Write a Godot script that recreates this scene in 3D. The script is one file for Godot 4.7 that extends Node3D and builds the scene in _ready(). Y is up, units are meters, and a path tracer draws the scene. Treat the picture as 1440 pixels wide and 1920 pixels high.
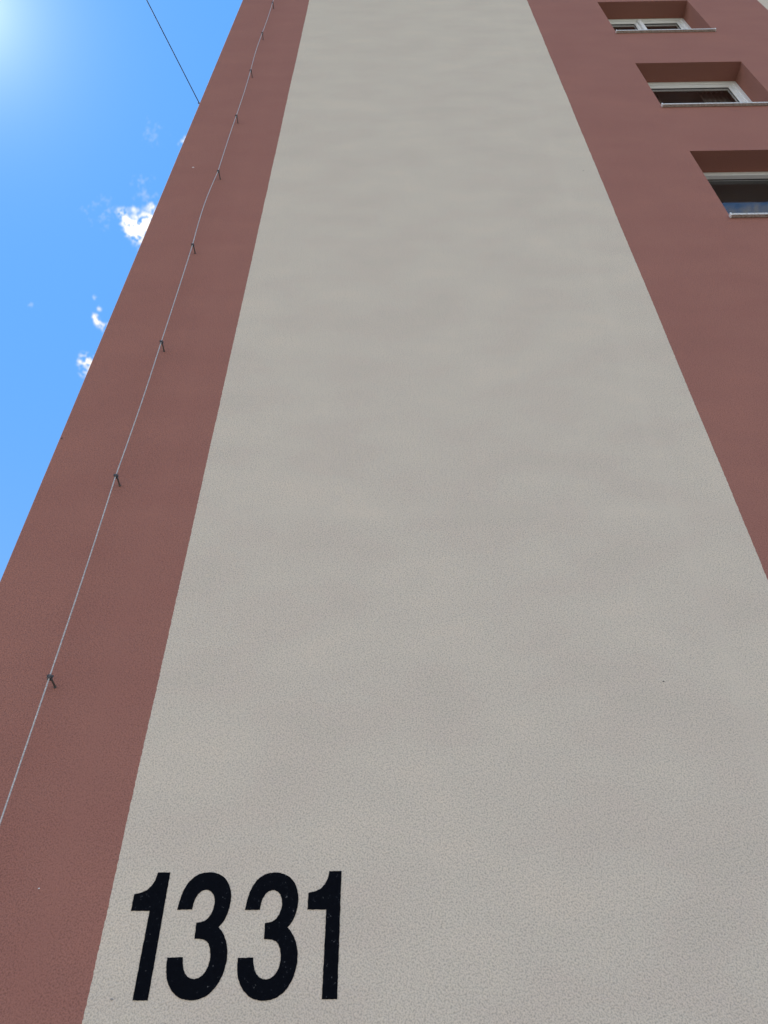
extends Node3D
# Gable end of a tall rendered apartment block seen from just in front of it, looking up; the sun stands behind the wall to the upper left.
# The facade lies in the plane z = 0 and faces +z; y = 0 is the pavement.

const EYE := Vector3(0.0, 1.6, 3.73)
const SUN_AZ := -63.6        # degrees, 0 = straight into the wall, negative = left
const SUN_EL := 61.4
const X_CORNER := -2.405     # left corner of the gable
const X_A := -1.297          # red | beige
const X_B := 2.240           # beige | red with windows
const X_C := 5.875           # red with windows | beige
const X_D := 9.412           # beige | red
const X_END := 10.52         # right corner
const ROOF := 23.6
const DEPTH := 28.0
const WIN_L := 3.346
const WIN_R := 4.778
const WIN_H := 1.515
const REVEAL := 0.245

const CLOUD := Color(2.20, 2.10, 1.98)   # cloud radiance before exposure, raised so the added cumulus lights the wall

var rng := RandomNumberGenerator.new()
var M := {}


func lin(r: float, g: float, b: float, a := 1.0) -> Color:
	var c := Color(r, g, b).linear_to_srgb()
	c.a = a
	return c


# ---------------------------------------------------------------- helpers
func tool_() -> SurfaceTool:
	var st := SurfaceTool.new()
	st.begin(Mesh.PRIMITIVE_TRIANGLES)
	st.set_smooth_group(-1)
	return st


func quad(st: SurfaceTool, a: Vector3, b: Vector3, c: Vector3, d: Vector3) -> void:
	for v in [a, b, c, a, c, d]:
		st.add_vertex(v)


func box(st: SurfaceTool, lo: Vector3, hi: Vector3, bev := 0.0) -> void:
	# a box with chamfered edges
	var b := minf(bev, 0.49 * minf(hi.x - lo.x, minf(hi.y - lo.y, hi.z - lo.z)))
	var c := (lo + hi) * 0.5
	var h := (hi - lo) * 0.5
	if b <= 0.0:
		b = 0.0
	for ax in 3:
		var u := (ax + 1) % 3
		var v := (ax + 2) % 3
		for s in [-1.0, 1.0]:
			var q: Array[Vector3] = []
			for k in [[-1, -1], [1, -1], [1, 1], [-1, 1]]:
				var w := Vector3.ZERO
				w[ax] = s * h[ax]
				w[u] = k[0] * (h[u] - b)
				w[v] = k[1] * (h[v] - b)
				q.append(c + w)
			if s > 0:
				quad(st, q[3], q[2], q[1], q[0])
			else:
				quad(st, q[0], q[1], q[2], q[3])
			if b > 0.0:
				for t in [-1.0, 1.0]:
					# chamfer between the face ax,s and the face u,t
					var e: Array[Vector3] = []
					for k in [-1.0, 1.0]:
						var w1 := Vector3.ZERO
						w1[ax] = s * h[ax]
						w1[u] = t * (h[u] - b)
						w1[v] = k * (h[v] - b)
						var w2 := Vector3.ZERO
						w2[ax] = s * (h[ax] - b)
						w2[u] = t * h[u]
						w2[v] = k * (h[v] - b)
						e.append(c + w1)
						e.append(c + w2)
					if s * t > 0:
						quad(st, e[0], e[2], e[3], e[1])
					else:
						quad(st, e[1], e[3], e[2], e[0])
	if b > 0.0:
		for sx in [-1.0, 1.0]:
			for sy in [-1.0, 1.0]:
				for sz in [-1.0, 1.0]:
					var s3 := Vector3(sx, sy, sz)
					var p := [Vector3(h.x, h.y - b, h.z - b), Vector3(h.x - b, h.y, h.z - b), Vector3(h.x - b, h.y - b, h.z)]
					var order := [0, 2, 1] if sx * sy * sz > 0 else [0, 1, 2]
					for i in order:
						st.add_vertex(c + p[i] * s3)


func tube(st: SurfaceTool, pts: Array, r: float, sides := 8, caps := true) -> void:
	st.set_smooth_group(1)
	var rings: Array = []
	for i in pts.size():
		var t: Vector3 = (pts[mini(i + 1, pts.size() - 1)] - pts[maxi(i - 1, 0)]).normalized()
		var a := t.cross(Vector3(0.31, 0.17, 0.93) if absf(t.z) < 0.8 else Vector3(0, 1, 0)).normalized()
		var b := t.cross(a).normalized()
		var ring: Array[Vector3] = []
		for k in sides:
			var an := TAU * k / sides
			ring.append(pts[i] + (a * cos(an) + b * sin(an)) * r)
		rings.append(ring)
	for i in pts.size() - 1:
		for k in sides:
			var n := (k + 1) % sides
			quad(st, rings[i][k], rings[i][n], rings[i + 1][n], rings[i + 1][k])
	st.set_smooth_group(-1)
	if caps:
		for k in range(1, sides - 1):
			for v in [rings[0][0], rings[0][k + 1], rings[0][k]]:
				st.add_vertex(v)
			var e: Array = rings[-1]
			for v in [e[0], e[k], e[k + 1]]:
				st.add_vertex(v)


func frame_ring(st: SurfaceTool, lo: Vector2, hi: Vector2, w: float, z0: float, z1: float, ch: float) -> void:
	# mitred ring of a window profile between z0 (front) and z1 (back); ch bevels the inner front edge, a smaller one the outer
	var prof := [Vector2(0.0, z1), Vector2(0.0, z0 - 0.003), Vector2(0.003, z0), Vector2(w - ch, z0), Vector2(w, z0 - ch), Vector2(w, z1)]
	var corners := [Vector2(lo.x, lo.y), Vector2(hi.x, lo.y), Vector2(hi.x, hi.y), Vector2(lo.x, hi.y)]
	var inw := [Vector2(1, 1), Vector2(-1, 1), Vector2(-1, -1), Vector2(1, -1)]
	for i in 4:
		var j := (i + 1) % 4
		for k in prof.size():
			var m := (k + 1) % prof.size()
			var a: Vector2 = corners[i] + inw[i] * prof[k].x
			var b: Vector2 = corners[j] + inw[j] * prof[k].x
			var c: Vector2 = corners[j] + inw[j] * prof[m].x
			var d: Vector2 = corners[i] + inw[i] * prof[m].x
			quad(st, Vector3(a.x, a.y, prof[k].y), Vector3(b.x, b.y, prof[k].y), Vector3(c.x, c.y, prof[m].y), Vector3(d.x, d.y, prof[m].y))


func done(st: SurfaceTool, called: String, m: Material, parent: Node) -> MeshInstance3D:
	st.generate_normals()
	var o := MeshInstance3D.new()
	o.name = called
	o.mesh = st.commit()
	o.material_override = null
	o.set_surface_override_material(0, m)
	parent.add_child(o, true)
	return o


func node(called: String, parent: Node, at := Vector3.ZERO) -> Node3D:
	var n := Node3D.new()
	n.name = called
	parent.add_child(n, true)
	n.position = at
	return n


func tag(o: Node, label := "", category := "", group := "", kind := "") -> void:
	if label:
		o.set_meta("label", label)
	if category:
		o.set_meta("category", category)
	if group:
		o.set_meta("group", group)
	if kind:
		o.set_meta("kind", kind)


# ---------------------------------------------------------------- sky
func dir_of(az: float, el: float) -> Vector3:
	var a := deg_to_rad(az)
	var e := deg_to_rad(el)
	return Vector3(sin(a) * cos(e), sin(e), -cos(a) * cos(e))


func air(d: Vector3, sun: Vector3) -> Color:
	# clear air: deep blue overhead, paler towards the horizon, a bright aureole round the sun
	var h := maxf(d.y, 0.0)
	var k := pow(1.0 - h, 2.6)
	var c := Vector3(0.128, 0.425, 1.02).lerp(Vector3(0.55, 0.78, 1.06), k).lerp(Vector3(0.98, 0.99, 1.0), 0.8 * pow(1.0 - h, 7.0))
	var ang := rad_to_deg(acos(clampf(d.dot(sun), -1.0, 1.0)))
	var glow := 1.05 * exp(-ang / 2.7) + 0.045 * exp(-ang / 13.0)
	c += Vector3(1.0, 0.98, 0.9) * glow
	return Color(c.x, c.y, c.z)


func paint_cloud(im: Image, noise: FastNoiseLite, puffs: Array, white: float) -> void:
	var w := im.get_width()
	var h := im.get_height()
	var lo := Vector2(1e9, 1e9)
	var hi := Vector2(-1e9, -1e9)
	var ds: Array[Vector3] = []
	for p in puffs:
		var grow: float = p[2] * 2.6
		lo = Vector2(minf(lo.x, p[0] - grow / cos(deg_to_rad(p[1]))), minf(lo.y, p[1] - grow))
		hi = Vector2(maxf(hi.x, p[0] + grow / cos(deg_to_rad(p[1]))), maxf(hi.y, p[1] + grow))
		ds.append(dir_of(p[0], p[1]))
	for y in range(int((90.0 - hi.y) / 180.0 * h), int((90.0 - lo.y) / 180.0 * h) + 1):
		var el := 90.0 - (y + 0.5) / h * 180.0
		if y < 0 or el < 3.0:
			continue
		for x in range(floori(lo.x / 360.0 * w), floori(hi.x / 360.0 * w) + 1):
			var d := dir_of((x + 0.5) / w * 360.0, el)
			var s := 0.0
			for i in ds.size():
				var q: float = rad_to_deg(ds[i].distance_to(d)) / puffs[i][2]
				if q < 3.0:
					s += puffs[i][3] * exp(-q * q)
			if s < 0.02:
				continue
			var n := 0.8 * noise.get_noise_3dv(d * 110.0) + 0.7 * noise.get_noise_3dv(Vector3(d.x * 260.0, d.y * 420.0, d.z * 260.0))
			var t := clampf(0.85 * s * (1.0 + 2.4 * n) - 0.12, 0.0, 1.0)
			if t <= 0.002:
				continue
			var xx := posmod(x, w)
			var c := im.get_pixel(xx, y)
			im.set_pixel(xx, y, c.lerp(Color(CLOUD.r * white, CLOUD.g * white, CLOUD.b * white), t * 0.93))


func make_sky(sun: Vector3) -> Texture2D:
	var small := Image.create(256, 128, false, Image.FORMAT_RGBF)
	for y in 128:
		var el := 90.0 - (y + 0.5) / 128.0 * 180.0
		for x in 256:
			small.set_pixel(x, y, air(dir_of((x + 0.5) / 256.0 * 360.0, el), sun))
	# cumulus added in the unseen sky to light the wall, masked from the view
	var added_cumulus := FastNoiseLite.new()
	added_cumulus.seed = 19
	added_cumulus.frequency = 1.0
	added_cumulus.fractal_octaves = 5
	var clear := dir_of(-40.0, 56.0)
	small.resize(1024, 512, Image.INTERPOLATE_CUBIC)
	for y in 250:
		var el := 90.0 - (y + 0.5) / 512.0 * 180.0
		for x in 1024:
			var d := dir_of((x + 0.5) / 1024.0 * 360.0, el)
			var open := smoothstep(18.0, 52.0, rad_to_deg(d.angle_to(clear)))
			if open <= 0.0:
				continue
			# a flat layer of the added cloud, as from below, so that heaps crowd together towards the horizon
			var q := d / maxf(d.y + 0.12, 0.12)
			var t := smoothstep(0.02, 0.24, added_cumulus.get_noise_3dv(Vector3(q.x * 1.5, 0.0, q.z * 1.5)) + 0.13 - 0.5 * (1.0 - open)) * smoothstep(0.03, 0.12, d.y)
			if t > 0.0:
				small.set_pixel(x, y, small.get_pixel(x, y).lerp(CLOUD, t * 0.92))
	small.resize(4096, 2048, Image.INTERPOLATE_CUBIC)
	var n := FastNoiseLite.new()
	n.seed = 7
	n.frequency = 0.55
	n.fractal_octaves = 4
	# wisps of fair-weather cloud: azimuth, elevation, radius in degrees, strength
	paint_cloud(small, n, [[-36.2, 58.3, 0.30, 1.25], [-35.5, 58.0, 0.3, 0.7], [-34.9, 57.85, 0.36, 1.15], [-34.2, 57.65, 0.42, 1.1], [-33.6, 57.75, 0.5, 1.3], [-33.3, 58.2, 0.5, 1.2], [-32.6, 58.4, 0.9, 1.1], [-33.1, 59.7, 0.28, 0.75], [-35.2, 58.9, 0.3, 0.35], [-31.0, 58.2, 1.2, 1.0]], 0.60)
	paint_cloud(small, n, [[-32.3, 64.15, 0.32, 0.9], [-30.8, 64.2, 0.7, 1.0]], 0.60)
	paint_cloud(small, n, [[-34.9, 52.55, 0.2, 0.5], [-34.15, 52.0, 0.17, 0.55], [-34.25, 51.4, 0.22, 0.85], [-33.8, 51.15, 0.22, 0.85], [-33.35, 51.05, 0.24, 0.9], [-32.4, 51.0, 0.4, 1.0]], 0.56)
	paint_cloud(small, n, [[-33.65, 48.65, 0.26, 0.9], [-33.2, 48.35, 0.26, 1.0], [-33.8, 48.1, 0.2, 0.6], [-33.2, 47.6, 0.22, 0.6], [-32.3, 48.2, 0.7, 1.0]], 0.56)
	paint_cloud(small, n, [[134.5, 53.0, 1.2, 0.5], [137.5, 54.0, 1.6, 0.8], [140.0, 53.5, 1.5, 0.7]], 0.5)
	paint_cloud(small, n, [[-40.2, 50.1, 0.16, 0.45]], 0.56)
	paint_cloud(small, n, [[-36.8, 63.8, 1.1, 0.15], [-38.4, 57.6, 1.3, 0.2], [-35.0, 60.5, 1.2, 0.18]], 0.5)
	return ImageTexture.create_from_image(small)


# ---------------------------------------------------------------- materials
func noise_tex(size: int, seed_: int, freq: float, octaves: int, ramp: Array, kind := FastNoiseLite.TYPE_SIMPLEX_SMOOTH, warp := 0.0) -> NoiseTexture2D:
	var f := FastNoiseLite.new()
	f.seed = seed_
	f.noise_type = kind
	f.frequency = freq
	f.fractal_octaves = octaves
	if kind == FastNoiseLite.TYPE_CELLULAR:
		f.cellular_return_type = FastNoiseLite.RETURN_DISTANCE
	if warp > 0.0:
		f.domain_warp_enabled = true
		f.domain_warp_amplitude = warp
		f.domain_warp_frequency = freq * 0.6
		f.domain_warp_fractal_octaves = 2
	var t := NoiseTexture2D.new()
	t.width = size
	t.height = size
	t.seamless = true
	t.seamless_blend_skirt = 0.08
	t.noise = f
	if ramp.size():
		var g := Gradient.new()
		var offs := PackedFloat32Array()
		var cols := PackedColorArray()
		for r in ramp:
			offs.append(r[0])
			cols.append(r[1])
		g.offsets = offs
		g.colors = cols
		t.color_ramp = g
	return t


func grey(v: float) -> Color:
	return Color(v, v, v)


func plain(c: Color, rough: float, metal := 0.0) -> StandardMaterial3D:
	var m := StandardMaterial3D.new()
	m.albedo_color = c
	m.roughness = rough
	m.metallic = metal
	return m


func make_materials() -> void:
	# scratched render: fine grain and pits every few millimetres, soft blotches over metres
	var grain := noise_tex(2048, 11, 0.16, 4, [[0.0, grey(0.76)], [0.34, grey(0.885)], [0.46, grey(0.950)], [0.60, grey(0.970)], [0.8, grey(1.0)]], FastNoiseLite.TYPE_SIMPLEX_SMOOTH, 4.0)
	var relief := noise_tex(2048, 11, 0.16, 4, [], FastNoiseLite.TYPE_SIMPLEX_SMOOTH, 4.0)
	var blotch := noise_tex(1024, 23, 0.012, 5, [[0.2, Color(0.972, 0.970, 0.968)], [0.38, Color(0.984, 0.978, 0.975)], [0.5, Color(0.984, 0.985, 0.982)], [0.62, Color(0.988, 0.99, 0.985)], [0.8, Color(1.0, 0.998, 0.992)]])
	for spec in [["beige", lin(0.755, 0.655, 0.530)], ["red", lin(0.395, 0.178, 0.138)]]:
		var m := plain(spec[1], 0.93)
		m.resource_name = spec[0] + " render"
		m.albedo_texture = grain
		m.uv1_triplanar = true
		m.uv1_world_triplanar = true
		m.uv1_scale = Vector3.ONE / 3.4
		m.detail_enabled = true
		m.detail_albedo = blotch
		m.detail_blend_mode = BaseMaterial3D.BLEND_MODE_MUL
		m.detail_uv_layer = BaseMaterial3D.DETAIL_UV_2
		m.uv2_triplanar = true
		m.uv2_world_triplanar = true
		m.uv2_scale = Vector3(1.0 / 13.0, 1.0 / 6.7, 1.0 / 13.0)
		m.heightmap_enabled = true
		m.heightmap_texture = relief
		m.heightmap_scale = 0.16
		m.metallic_specular = 0.3
		M[spec[0]] = m
	# house-number paint: blue-black, with grains of render that the brush missed
	var missed := noise_tex(1024, 5, 0.05, 4, [[0.0, lin(0.0025, 0.003, 0.005)], [0.74, lin(0.004, 0.005, 0.008)], [0.80, lin(0.03, 0.032, 0.036)], [0.88, lin(0.26, 0.25, 0.23)]], FastNoiseLite.TYPE_SIMPLEX_SMOOTH, 3.0)
	missed.noise.fractal_gain = 0.95
	var number := plain(Color.WHITE, 0.8)
	number.resource_name = "number paint"
	number.albedo_texture = missed
	number.uv1_triplanar = true
	number.uv1_world_triplanar = true
	number.uv1_scale = Vector3.ONE / 1.9
	number.heightmap_enabled = true
	number.heightmap_texture = relief
	number.heightmap_scale = 0.1
	number.metallic_specular = 0.14
	M.paint = number
	M.pvc = plain(lin(0.83, 0.83, 0.81), 0.38)
	M.pvc.resource_name = "white window plastic"
	var dirt := noise_tex(512, 9, 0.03, 4, [[0.22, Color(0.74, 0.70, 0.65)], [0.40, Color(0.93, 0.92, 0.90)], [0.7, Color(1, 1, 1)]])
	M.sill = plain(lin(0.66, 0.645, 0.61), 0.5)
	M.sill.resource_name = "coated sill"
	M.sill.albedo_texture = dirt
	M.sill.uv1_triplanar = true
	M.sill.uv1_scale = Vector3.ONE * 2.0
	M.cap = plain(lin(0.76, 0.76, 0.75), 0.45)
	M.gasket = plain(lin(0.02, 0.02, 0.02), 0.6)
	M.glass = plain(Color(0.1, 0.12, 0.11, 0.02), 0.0)
	M.glass.metallic_specular = 0.36
	M.glass.transparency = BaseMaterial3D.TRANSPARENCY_ALPHA
	M.glass.resource_name = "window glass"
	M.room = plain(lin(0.27, 0.265, 0.245), 0.95)
	M.curtain = plain(lin(0.16, 0.15, 0.14), 0.95)
	var zinc := noise_tex(256, 3, 0.05, 4, [[0.3, grey(0.78)], [0.7, grey(1.0)]])
	M.wire = plain(lin(0.62, 0.60, 0.58), 0.55, 0.2)
	M.wire.albedo_texture = zinc
	M.wire.uv1_triplanar = true
	M.wire.uv1_scale = Vector3.ONE * 6.0
	M.steel = plain(lin(0.085, 0.083, 0.085), 0.55, 0.5)
	M.rod = plain(lin(0.13, 0.118, 0.11), 0.65, 0.35)
	M.cable = plain(lin(0.03, 0.034, 0.045), 0.6)
	var slab := noise_tex(1024, 41, 0.06, 5, [[0.2, grey(0.8)], [0.5, grey(0.93)], [0.8, grey(1.0)]])
	M.concrete = plain(lin(0.13, 0.125, 0.115), 0.9)
	M.concrete.albedo_texture = slab
	M.concrete.uv1_triplanar = true
	M.concrete.uv1_world_triplanar = true
	M.concrete.uv1_scale = Vector3.ONE / 3.0
	M.grass = plain(lin(0.085, 0.10, 0.05), 0.95)
	M.grass.albedo_texture = slab
	M.grass.uv1_triplanar = true
	M.grass.uv1_world_triplanar = true
	M.grass.uv1_scale = Vector3.ONE / 5.0
	M.scuff = plain(lin(0.34, 0.31, 0.27), 0.9)
	M.roof = plain(lin(0.12, 0.12, 0.12), 0.9)


# ---------------------------------------------------------------- building
func ragged(ys: PackedFloat32Array, x: float, seed_: int) -> PackedFloat32Array:
	# the edge between two colours of render follows the tape only as well as the grain lets it
	var n := FastNoiseLite.new()
	n.seed = seed_
	n.frequency = 1.0
	var xs := PackedFloat32Array()
	var r := RandomNumberGenerator.new()
	r.seed = seed_
	for y in ys:
		xs.append(x + 0.004 * n.get_noise_1d(y * 0.45) + r.randf_range(-0.0017, 0.0017))
	return xs


func strip(called: String, ys: PackedFloat32Array, a: PackedFloat32Array, b: PackedFloat32Array, m: Material, parent: Node, label: String) -> MeshInstance3D:
	var st := tool_()
	for i in ys.size() - 1:
		quad(st, Vector3(a[i], ys[i], 0), Vector3(a[i + 1], ys[i + 1], 0), Vector3(b[i + 1], ys[i + 1], 0), Vector3(b[i], ys[i], 0))
	var o := done(st, called, m, parent)
	tag(o, label)
	return o


func level(xs: int, v: float) -> PackedFloat32Array:
	var p := PackedFloat32Array()
	p.resize(xs)
	p.fill(v)
	return p


func window(parent: Node, top: float, kind: String, label: String, curtain: bool) -> void:
	var w := node("window", parent, Vector3(WIN_L, top - WIN_H, -REVEAL))
	tag(w, label)
	var wd := WIN_R - WIN_L
	var z := 0.0
	var st := tool_()
	frame_ring(st, Vector2(0.001, 0.03), Vector2(wd - 0.001, WIN_H - 0.001), 0.062, z, z - 0.075, 0.008)
	done(st, "frame", M.pvc, w)
	var bays := [[0.05, wd - 0.05]]
	if kind == "fixed":
		bays = []
		st = tool_()
		frame_ring(st, Vector2(0.060, 0.09), Vector2(wd - 0.060, WIN_H - 0.060), 0.008, z - 0.052, z - 0.062, 0.002)
		done(st, "gasket", M.gasket, w)
		st = tool_()
		box(st, Vector3(0.062, 0.092, z - 0.061), Vector3(wd - 0.062, WIN_H - 0.062, z - 0.056))
		done(st, "pane", M.glass, w)
	elif kind == "double":
		var mx := 0.700
		bays = [[0.05, mx - 0.002], [mx + 0.002, wd - 0.05]]
		st = tool_()
		box(st, Vector3(mx - 0.028, 0.105, z - 0.018), Vector3(mx + 0.028, WIN_H - 0.075, z + 0.012), 0.006)
		done(st, "mullion", M.pvc, w)
	for b in bays:
		var lo := Vector2(b[0], 0.08)
		var hi := Vector2(b[1], WIN_H - 0.05)
		st = tool_()
		frame_ring(st, lo, hi, 0.072, z - 0.020, z - 0.078, 0.014)
		var sash := done(st, "sash", M.pvc, w)
		st = tool_()
		var g := Vector2(0.068, 0.068)
		frame_ring(st, lo + g, hi - g, 0.008, z - 0.040, z - 0.050, 0.002)
		done(st, "gasket", M.gasket, w)
		st = tool_()
		box(st, Vector3(lo.x + 0.07, lo.y + 0.07, z - 0.049), Vector3(hi.x - 0.07, hi.y - 0.07, z - 0.045))
		done(st, "pane", M.glass, w)
	# sill: sloping sheet with a front lip and an end cap on either side
	st = tool_()
	var zf := REVEAL + 0.034
	var y0 := 0.006
	box(st, Vector3(0.004, y0 - 0.030, zf - 0.006), Vector3(wd - 0.004, y0 + 0.004, zf), 0.0015)
	quad(st, Vector3(0.004, y0 + 0.030, 0.002), Vector3(wd - 0.004, y0 + 0.030, 0.002), Vector3(wd - 0.004, y0 + 0.004, zf - 0.003), Vector3(0.004, y0 + 0.004, zf - 0.003))
	quad(st, Vector3(0.004, y0 + 0.026, 0.002), Vector3(0.004, y0, zf - 0.004), Vector3(wd - 0.004, y0, zf - 0.004), Vector3(wd - 0.004, y0 + 0.026, 0.002))
	quad(st, Vector3(0.004, y0 - 0.022, REVEAL + 0.001), Vector3(0.004, y0 - 0.022, zf - 0.007), Vector3(wd - 0.004, y0 - 0.022, zf - 0.007), Vector3(wd - 0.004, y0 - 0.022, REVEAL + 0.001))
	done(st, "sill", M.sill, w)
	for s in 2:
		st = tool_()
		var cx := -0.012 if s == 0 else wd - 0.004
		box(st, Vector3(cx, y0 - 0.036, REVEAL + 0.001), Vector3(cx + 0.016, y0 + 0.012, zf + 0.004), 0.003)
		done(st, "sill_end_cap", M.cap, w)
	# the dark room behind the pane
	st = tool_()
	var rl := -0.5
	var rr := wd + 0.6
	var rb := -0.85
	var rt := WIN_H + 0.22
	var zn := -0.10
	var zb := -3.6
	quad(st, Vector3(rl, rb, zb), Vector3(rr, rb, zb), Vector3(rr, rt, zb), Vector3(rl, rt, zb))
	quad(st, Vector3(rl, rt, zb), Vector3(rr, rt, zb), Vector3(rr, rt, zn), Vector3(rl, rt, zn))
	quad(st, Vector3(rl, rb, zb), Vector3(rr, rb, zb), Vector3(rr, rb, zn), Vector3(rl, rb, zn))
	quad(st, Vector3(rl, rb, zb), Vector3(rl, rt, zb), Vector3(rl, rt, zn), Vector3(rl, rb, zn))
	quad(st, Vector3(rr, rb, zb), Vector3(rr, rt, zb), Vector3(rr, rt, zn), Vector3(rr, rb, zn))
	for q in [[rl, 0.0, rb, rt], [wd, rr, rb, rt], [0.0, wd, rb, 0.03], [0.0, wd, WIN_H, rt]]:
		quad(st, Vector3(q[0], q[2], zn), Vector3(q[1], q[2], zn), Vector3(q[1], q[3], zn), Vector3(q[0], q[3], zn))
	done(st, "room", M.room, w)
	if curtain:
		for s in 2:
			st = tool_()
			st.set_smooth_group(1)
			var x0 := 0.06 if s == 0 else wd - 0.42
			for k in 24:
				var xa := x0 + 0.015 * k
				var xb := xa + 0.015
				var za := -0.2 + 0.02 * sin(k * 1.35)
				var zc := -0.2 + 0.02 * sin((k + 1) * 1.35)
				quad(st, Vector3(xa, -0.2, za), Vector3(xa, WIN_H + 0.15, za), Vector3(xb, WIN_H + 0.15, zc), Vector3(xb, -0.2, zc))
			done(st, "curtain", M.curtain, w)


const ONE := [[0.090, 0.505], [0.1465, 0.505], [0.147, 0.0], [0.083, 0.0], [0.084, 0.343], [0.0, 0.343], [0.0, 0.412], [0.030, 0.4185], [0.053, 0.4285], [0.072, 0.448], [0.084, 0.472]]
const THREE := [[0.008, 0.347], [0.011, 0.372], [0.015, 0.398], [0.021, 0.423], [0.031, 0.446], [0.044, 0.467], [0.062, 0.485], [0.082, 0.497], [0.105, 0.503], [0.130, 0.505], [0.153, 0.503], [0.176, 0.496], [0.197, 0.485], [0.214, 0.469], [0.227, 0.451], [0.236, 0.430], [0.242, 0.408], [0.244, 0.384], [0.242, 0.358], [0.237, 0.333], [0.229, 0.311], [0.218, 0.292], [0.204, 0.276], [0.220, 0.261], [0.233, 0.244], [0.244, 0.223], [0.252, 0.199], [0.257, 0.173], [0.258, 0.147], [0.254, 0.118], [0.248, 0.092], [0.237, 0.067], [0.222, 0.044], [0.203, 0.025], [0.182, 0.011], [0.158, 0.003], [0.131, 0.0], [0.106, 0.001], [0.082, 0.007], [0.060, 0.018], [0.041, 0.034], [0.025, 0.054], [0.012, 0.078], [0.005, 0.104], [0.001, 0.130], [0.0, 0.158], [0.067, 0.159], [0.070, 0.136], [0.077, 0.114], [0.087, 0.097], [0.100, 0.085], [0.115, 0.079], [0.131, 0.077], [0.147, 0.081], [0.161, 0.090], [0.173, 0.105], [0.181, 0.124], [0.185, 0.147], [0.184, 0.170], [0.179, 0.192], [0.170, 0.210], [0.157, 0.222], [0.141, 0.228], [0.124, 0.230], [0.105, 0.230], [0.103, 0.294], [0.120, 0.296], [0.137, 0.301], [0.152, 0.312], [0.163, 0.329], [0.170, 0.350], [0.172, 0.371], [0.169, 0.392], [0.161, 0.410], [0.149, 0.422], [0.134, 0.429], [0.119, 0.429], [0.105, 0.424], [0.092, 0.412], [0.082, 0.394], [0.077, 0.373], [0.075, 0.348]]


func digit(parent: Node, outline: Array, at: Vector2, label: String, seed_: int) -> void:
	# a coat of paint about 2 mm thick over the render, its edge wavering with the grain
	var r := RandomNumberGenerator.new()
	r.seed = seed_
	var pts := PackedVector2Array()
	for i in outline.size():
		var a := Vector2(outline[i][0], outline[i][1])
		var nx: Array = outline[(i + 1) % outline.size()]
		var b := Vector2(nx[0], nx[1])
		pts.append(a)
		var n := int(a.distance_to(b) / 0.012)
		var side := (b - a).normalized().orthogonal()
		for k in range(1, n + 1):
			pts.append(a.lerp(b, float(k) / (n + 1)) + side * r.randf_range(-0.0009, 0.0009))
	var tri := Geometry2D.triangulate_polygon(pts)
	var st := tool_()
	var z := 0.0022
	for i in range(0, tri.size(), 3):
		for k in [0, 2, 1]:
			var q := pts[tri[i + k]] + at
			st.add_vertex(Vector3(q.x, q.y, z))
	for i in pts.size():
		var a := pts[i] + at
		var b := pts[(i + 1) % pts.size()] + at
		quad(st, Vector3(a.x, a.y, z), Vector3(b.x, b.y, z), Vector3(b.x, b.y, -0.001), Vector3(a.x, a.y, -0.001))
	var o := done(st, "digit", M.paint, parent)
	tag(o, label)


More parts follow.
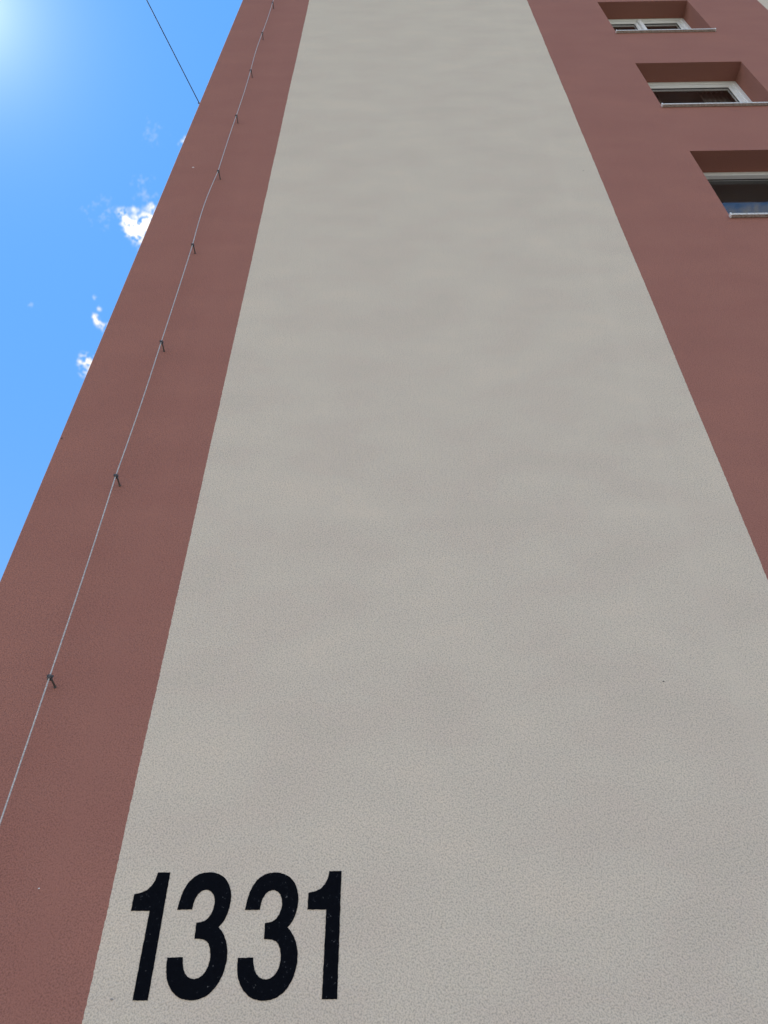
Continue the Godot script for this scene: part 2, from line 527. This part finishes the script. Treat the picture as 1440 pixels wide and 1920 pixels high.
func build_block() -> void:
	var b := node("apartment_building", self, Vector3.ZERO)
	tag(b, "tall apartment block in brick-red and beige render with number 1331 and a window column", "building")
	var ys := PackedFloat32Array()
	var y := 0.0
	while y < 9.0:
		ys.append(y)
		y += 0.012
	while y < ROOF:
		ys.append(y)
		y += 0.06
	ys.append(ROOF)
	var n := ys.size()
	var ea := ragged(ys, X_A, 1)
	var eb := ragged(ys, X_B, 2)
	var ec := ragged(ys, X_C, 3)
	strip("red_wall", ys, level(n, X_CORNER + 0.008), ea, M.red, b, "narrow brick-red render strip along the left corner")
	strip("beige_wall", ys, ea, eb, M.beige, b, "broad beige render field with the house number")
	strip("beige_wall", ys, ec, level(n, X_D), M.beige, b, "second beige render field right of the windows")
	strip("red_wall", PackedFloat32Array([0.0, ROOF]), level(2, X_D), level(2, X_END - 0.008), M.red, b, "narrow brick-red render strip at the right corner")
	# red field with the column of windows
	var tops := []
	for k in range(-2, 5):
		tops.append(10.349 + 2.784 * k)
	var st := tool_()
	for i in n - 1:
		quad(st, Vector3(eb[i], ys[i], 0), Vector3(eb[i + 1], ys[i + 1], 0), Vector3(WIN_L, ys[i + 1], 0), Vector3(WIN_L, ys[i], 0))
		quad(st, Vector3(WIN_R, ys[i], 0), Vector3(WIN_R, ys[i + 1], 0), Vector3(ec[i + 1], ys[i + 1], 0), Vector3(ec[i], ys[i], 0))
	var below := 0.0
	for t in tops:
		var s: float = t - WIN_H
		quad(st, Vector3(WIN_L, below, 0), Vector3(WIN_L, s, 0), Vector3(WIN_R, s, 0), Vector3(WIN_R, below, 0))
		var zb := -REVEAL - 0.08
		quad(st, Vector3(WIN_L, t, 0), Vector3(WIN_L, t, zb), Vector3(WIN_R, t, zb), Vector3(WIN_R, t, 0))
		quad(st, Vector3(WIN_L, s, 0), Vector3(WIN_R, s, 0), Vector3(WIN_R, s, zb), Vector3(WIN_L, s, zb))
		quad(st, Vector3(WIN_L, s, 0), Vector3(WIN_L, s, zb), Vector3(WIN_L, t, zb), Vector3(WIN_L, t, 0))
		quad(st, Vector3(WIN_R, s, 0), Vector3(WIN_R, t, 0), Vector3(WIN_R, t, zb), Vector3(WIN_R, s, zb))
		below = t
	quad(st, Vector3(WIN_L, below, 0), Vector3(WIN_L, ROOF, 0), Vector3(WIN_R, ROOF, 0), Vector3(WIN_R, below, 0))
	tag(done(st, "red_wall", M.red, b), "brick-red render field with deep-set windows")
	# side walls with rounded corners, back wall and roof
	for s in [-1.0, 1.0]:
		st = tool_()
		var xo := X_CORNER if s < 0 else X_END
		var r := 0.008
		quad(st, Vector3(xo, 0, -r), Vector3(xo, ROOF, -r), Vector3(xo, ROOF, -DEPTH), Vector3(xo, 0, -DEPTH))
		st.set_smooth_group(1)
		for k in 4:
			var a0 := PI / 2 * k / 4.0
			var a1 := PI / 2 * (k + 1) / 4.0
			var c := Vector3(xo - s * r, 0, -r)
			var p0 := c + Vector3(s * cos(a0), 0, sin(a0)) * r
			var p1 := c + Vector3(s * cos(a1), 0, sin(a1)) * r
			quad(st, p0, p0 + Vector3(0, ROOF, 0), p1 + Vector3(0, ROOF, 0), p1)
		tag(done(st, "side_wall", M.red, b), "long side wall in brick-red render")
	st = tool_()
	quad(st, Vector3(X_CORNER, 0, -DEPTH), Vector3(X_CORNER, ROOF, -DEPTH), Vector3(X_END, ROOF, -DEPTH), Vector3(X_END, 0, -DEPTH))
	done(st, "back_wall", M.beige, b)
	st = tool_()
	box(st, Vector3(X_CORNER - 0.04, ROOF + 0.002, -DEPTH - 0.04), Vector3(X_END + 0.04, ROOF + 0.14, 0.04), 0.01)
	done(st, "roof", M.roof, b)
	window(b, tops[2], "fixed", "lowest window in view, cut off by the frame, with sky mirrored in its pane", false)
	window(b, tops[3], "single", "middle window with a single dark pane", true)
	window(b, tops[4], "double", "topmost window in view, split by a white mullion", false)
	window(b, tops[1], "single", "window one floor below those in view", false)
	window(b, tops[5], "double", "window one floor above those in view", false)
	window(b, tops[0], "single", "window of the lowest floor", false)
	window(b, tops[6], "single", "window of the top floor", false)
	chip(b, Vector2(-2.388, 5.71), 0.010, M.gasket, "tiny dark hole by the left corner", 1)
	chip(b, Vector2(-2.176, 10.12), 0.016, M.cap, "pale fleck on the red strip", 2)
	chip(b, Vector2(-1.632, 2.672), 0.006, M.cap, "white fleck low on the red strip", 3)
	chip(b, Vector2(-1.195, 2.238), 0.008, M.scuff, "grey scuff below the first digit", 4)
	chip(b, Vector2(1.454, 3.708), 0.006, M.gasket, "dark pit in the beige render", 5)
	chip(b, Vector2(2.087, 9.896), 0.012, M.scuff, "dark pit high in the beige render", 6)
	# the painted house number
	var hn := node("house_number", b)
	tag(hn, "black painted number 1331 on the beige render")
	var base := 1.6 + 0.634
	digit(hn, ONE, Vector2(-1.190, base), "first digit, a one", 1)
	digit(hn, THREE, Vector2(-0.991, base), "second digit, a three", 2)
	digit(hn, THREE, Vector2(-0.687, base - 0.002), "third digit, a three", 3)
	digit(hn, ONE, Vector2(-0.400, base + 0.003), "last digit, a one", 4)


func chip(parent: Node, at: Vector2, size: float, m: Material, label: String, seed_: int) -> void:
	# a knocked-off or stuck-on grain on the render
	var r := RandomNumberGenerator.new()
	r.seed = seed_
	var st := tool_()
	var ring: Array[Vector3] = []
	for k in 9:
		var a := -TAU * k / 9.0
		ring.append(Vector3(at.x + cos(a) * size * r.randf_range(0.5, 1.0), at.y + sin(a) * size * r.randf_range(0.35, 0.75), 0.0012))
	for k in 9:
		for v in [Vector3(at.x, at.y, 0.0035), ring[k], ring[(k + 1) % 9]]:
			st.add_vertex(v)
	tag(done(st, "chip", m, parent), label)


# ---------------------------------------------------------------- lightning conductor and cable
func build_conductor() -> void:
	var t := node("lightning_conductor", self, Vector3(-1.853, 0.0, 0.0))
	tag(t, "thin galvanised lightning conductor wire clipped up the left red strip on dark brackets", "conductor")
	var off := 0.080
	# height above ground, sideways offset, metres
	var hold := [[0.62, -0.048], [2.117, -0.010], [3.643, -0.011], [5.157, 0.0], [6.689, -0.005], [8.236, 0.009], [9.732, 0.010], [11.254, 0.005], [12.786, -0.005], [14.278, 0.001], [15.80, 0.0], [17.33, 0.004], [18.85, -0.003], [20.37, 0.002], [21.9, 0.0]]
	var bow := [0.004, 0.007, 0.004, 0.002, -0.020, -0.006, 0.006, -0.008, 0.004, 0.003, -0.004, 0.005, 0.004, -0.003]
	var c := Curve3D.new()
	var pts: Array = [Vector3(-0.055, 0.0, off), Vector3(-0.05, 0.5, off)]
	for i in hold.size():
		var h: float = hold[i][0] + (1.6 if i > 0 else 0.0)
		pts.append(Vector3(hold[i][1], h, off))
		if i + 1 < hold.size():
			var h2: float = hold[i + 1][0] + 1.6
			var x2: float = hold[i + 1][1]
			for k in range(1, 8):
				var u := k / 8.0
				pts.append(Vector3(lerpf(hold[i][1], x2, u) + bow[i] * sin(PI * u), lerpf(h, h2, u), off + 0.006 * sin(PI * u) * sin(i * 2.1)))
	pts.append(Vector3(0.0, ROOF + 0.3, off))
	var st := tool_()
	tube(st, pts, 0.0042, 8)
	done(st, "wire", M.wire, t)
	rng.seed = 4
	for i in hold.size():
		var h: float = hold[i][0] + (1.6 if i > 0 else 0.0)
		var br := node("bracket", t, Vector3(hold[i][1], h, 0.0))
		var lean := rng.randf_range(-0.008, 0.006)
		st = tool_()
		tube(st, [Vector3(0.010 + lean * 0.3, -0.016, -0.02), Vector3(0.009 + lean * 0.2, -0.011, 0.03), Vector3(0.007, -0.004, off - 0.014), Vector3(0.006, 0.0, off - 0.006)], 0.0056, 10)
		tube(st, [Vector3(0.0105 + lean * 0.3, -0.0165, -0.001), Vector3(0.0105 + lean * 0.3, -0.0162, 0.004)], 0.008, 12)
		done(st, "rod", M.rod, br)
		st = tool_()
		box(st, Vector3(-0.013, -0.017, off - 0.012), Vector3(0.014, 0.017, off - 0.0062), 0.0015)
		box(st, Vector3(-0.012, -0.011, off + 0.0050), Vector3(0.0125, 0.011, off + 0.0092), 0.0015)
		var clamp_ := done(st, "clamp", M.steel, br)
		st = tool_()
		for s in [-1.0, 1.0]:
			tube(st, [Vector3(s * 0.0088, 0.0, off - 0.013), Vector3(s * 0.0088, 0.0, off + 0.0135)], 0.0034, 6)
		done(st, "bolt", M.steel, br)
		br.rotation.z = rng.randf_range(-0.25, 0.15)


func build_cable() -> void:
	var anchor := Vector3(-2.505, 12.39, -0.156)
	var t := node("overhead_cable", self, anchor)
	tag(t, "dark thin cable crossing the blue sky to the left corner of the building", "cable")
	var run := Vector3(-0.41, 0.0, 1.18).normalized()
	var pts := []
	for i in 41:
		var u := i / 40.0
		var s := 26.0 * u
		pts.append(run * s + Vector3(0, 0.02 * s - 0.5 * 4.0 * u * (1.0 - u) * 0.25, 0))
	var st := tool_()
	tube(st, pts, 0.0062, 8)
	done(st, "cable", M.cable, t)
	st = tool_()
	tube(st, [Vector3(0.112, 0.0, 0.0), Vector3(-0.01, 0.0, 0.0), Vector3(-0.018, 0.012, 0.0), Vector3(-0.01, 0.022, 0.0), Vector3(0.0, 0.016, 0.0)], 0.006, 8)
	done(st, "hook", M.steel, t)
	# concrete pole that carries its far end
	var far: Vector3 = anchor + pts[-1]
	var p := node("concrete_pole", self, Vector3(far.x, 0, far.z))
	tag(p, "tapered concrete pole carrying the far end of the cable", "pole")
	st = tool_()
	st.set_smooth_group(1)
	for k in 16:
		var a0 := TAU * k / 16.0
		var a1 := TAU * (k + 1) / 16.0
		var d0 := Vector3(cos(a0), 0, sin(a0))
		var d1 := Vector3(cos(a1), 0, sin(a1))
		quad(st, d0 * 0.19, d0 * 0.09 + Vector3(0, far.y + 0.3, 0), d1 * 0.09 + Vector3(0, far.y + 0.3, 0), d1 * 0.19)
		for v in [d0 * 0.09 + Vector3(0, far.y + 0.3, 0), Vector3(0, far.y + 0.32, 0), d1 * 0.09 + Vector3(0, far.y + 0.3, 0)]:
			st.add_vertex(v)
	done(st, "shaft", M.concrete, p)


func _ready() -> void:
	rng.seed = 1
	var cam := Camera3D.new()
	cam.name = "camera"
	add_child(cam)
	cam.position = EYE
	cam.rotation_degrees = Vector3(42.0406, 0.9328, 0.0759)
	cam.fov = rad_to_deg(2.0 * atan(960.0 / 1442.0))
	cam.near = 0.05
	cam.far = 4000.0
	cam.current = true

	var sun_dir := dir_of(SUN_AZ, SUN_EL)
	var env := Environment.new()
	env.background_mode = Environment.BG_SKY
	var sky := Sky.new()
	var pano := PanoramaSkyMaterial.new()
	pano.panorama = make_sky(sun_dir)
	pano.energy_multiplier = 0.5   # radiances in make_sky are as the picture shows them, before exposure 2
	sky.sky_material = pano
	env.sky = sky
	env.tonemap_mode = Environment.TONE_MAPPER_LINEAR
	env.tonemap_exposure = 2.0
	env.sdfgi_enabled = true
	env.ssao_enabled = true
	env.ssil_enabled = true
	var we := WorldEnvironment.new()
	we.name = "world"
	we.environment = env
	add_child(we)
	var sun := DirectionalLight3D.new()
	sun.name = "sun"
	add_child(sun)
	sun.look_at_from_position(Vector3.ZERO, -sun_dir, Vector3.UP)
	sun.light_energy = 1.6
	sun.light_color = Color(1.0, 0.955, 0.89)
	sun.light_angular_distance = 0.5
	sun.shadow_enabled = true

	make_materials()
	var st := tool_()
	quad(st, Vector3(-1500, 0, -1500), Vector3(1500, 0, -1500), Vector3(1500, 0, 1500), Vector3(-1500, 0, 1500))
	tag(done(st, "ground", M.grass, self), "", "", "", "structure")
	st = tool_()
	box(st, Vector3(-30, -0.2, 0.3), Vector3(40, 0.05, 26.0), 0.01)
	tag(done(st, "pavement", M.concrete, self), "", "", "", "structure")
	build_block()
	build_conductor()
	build_cable()
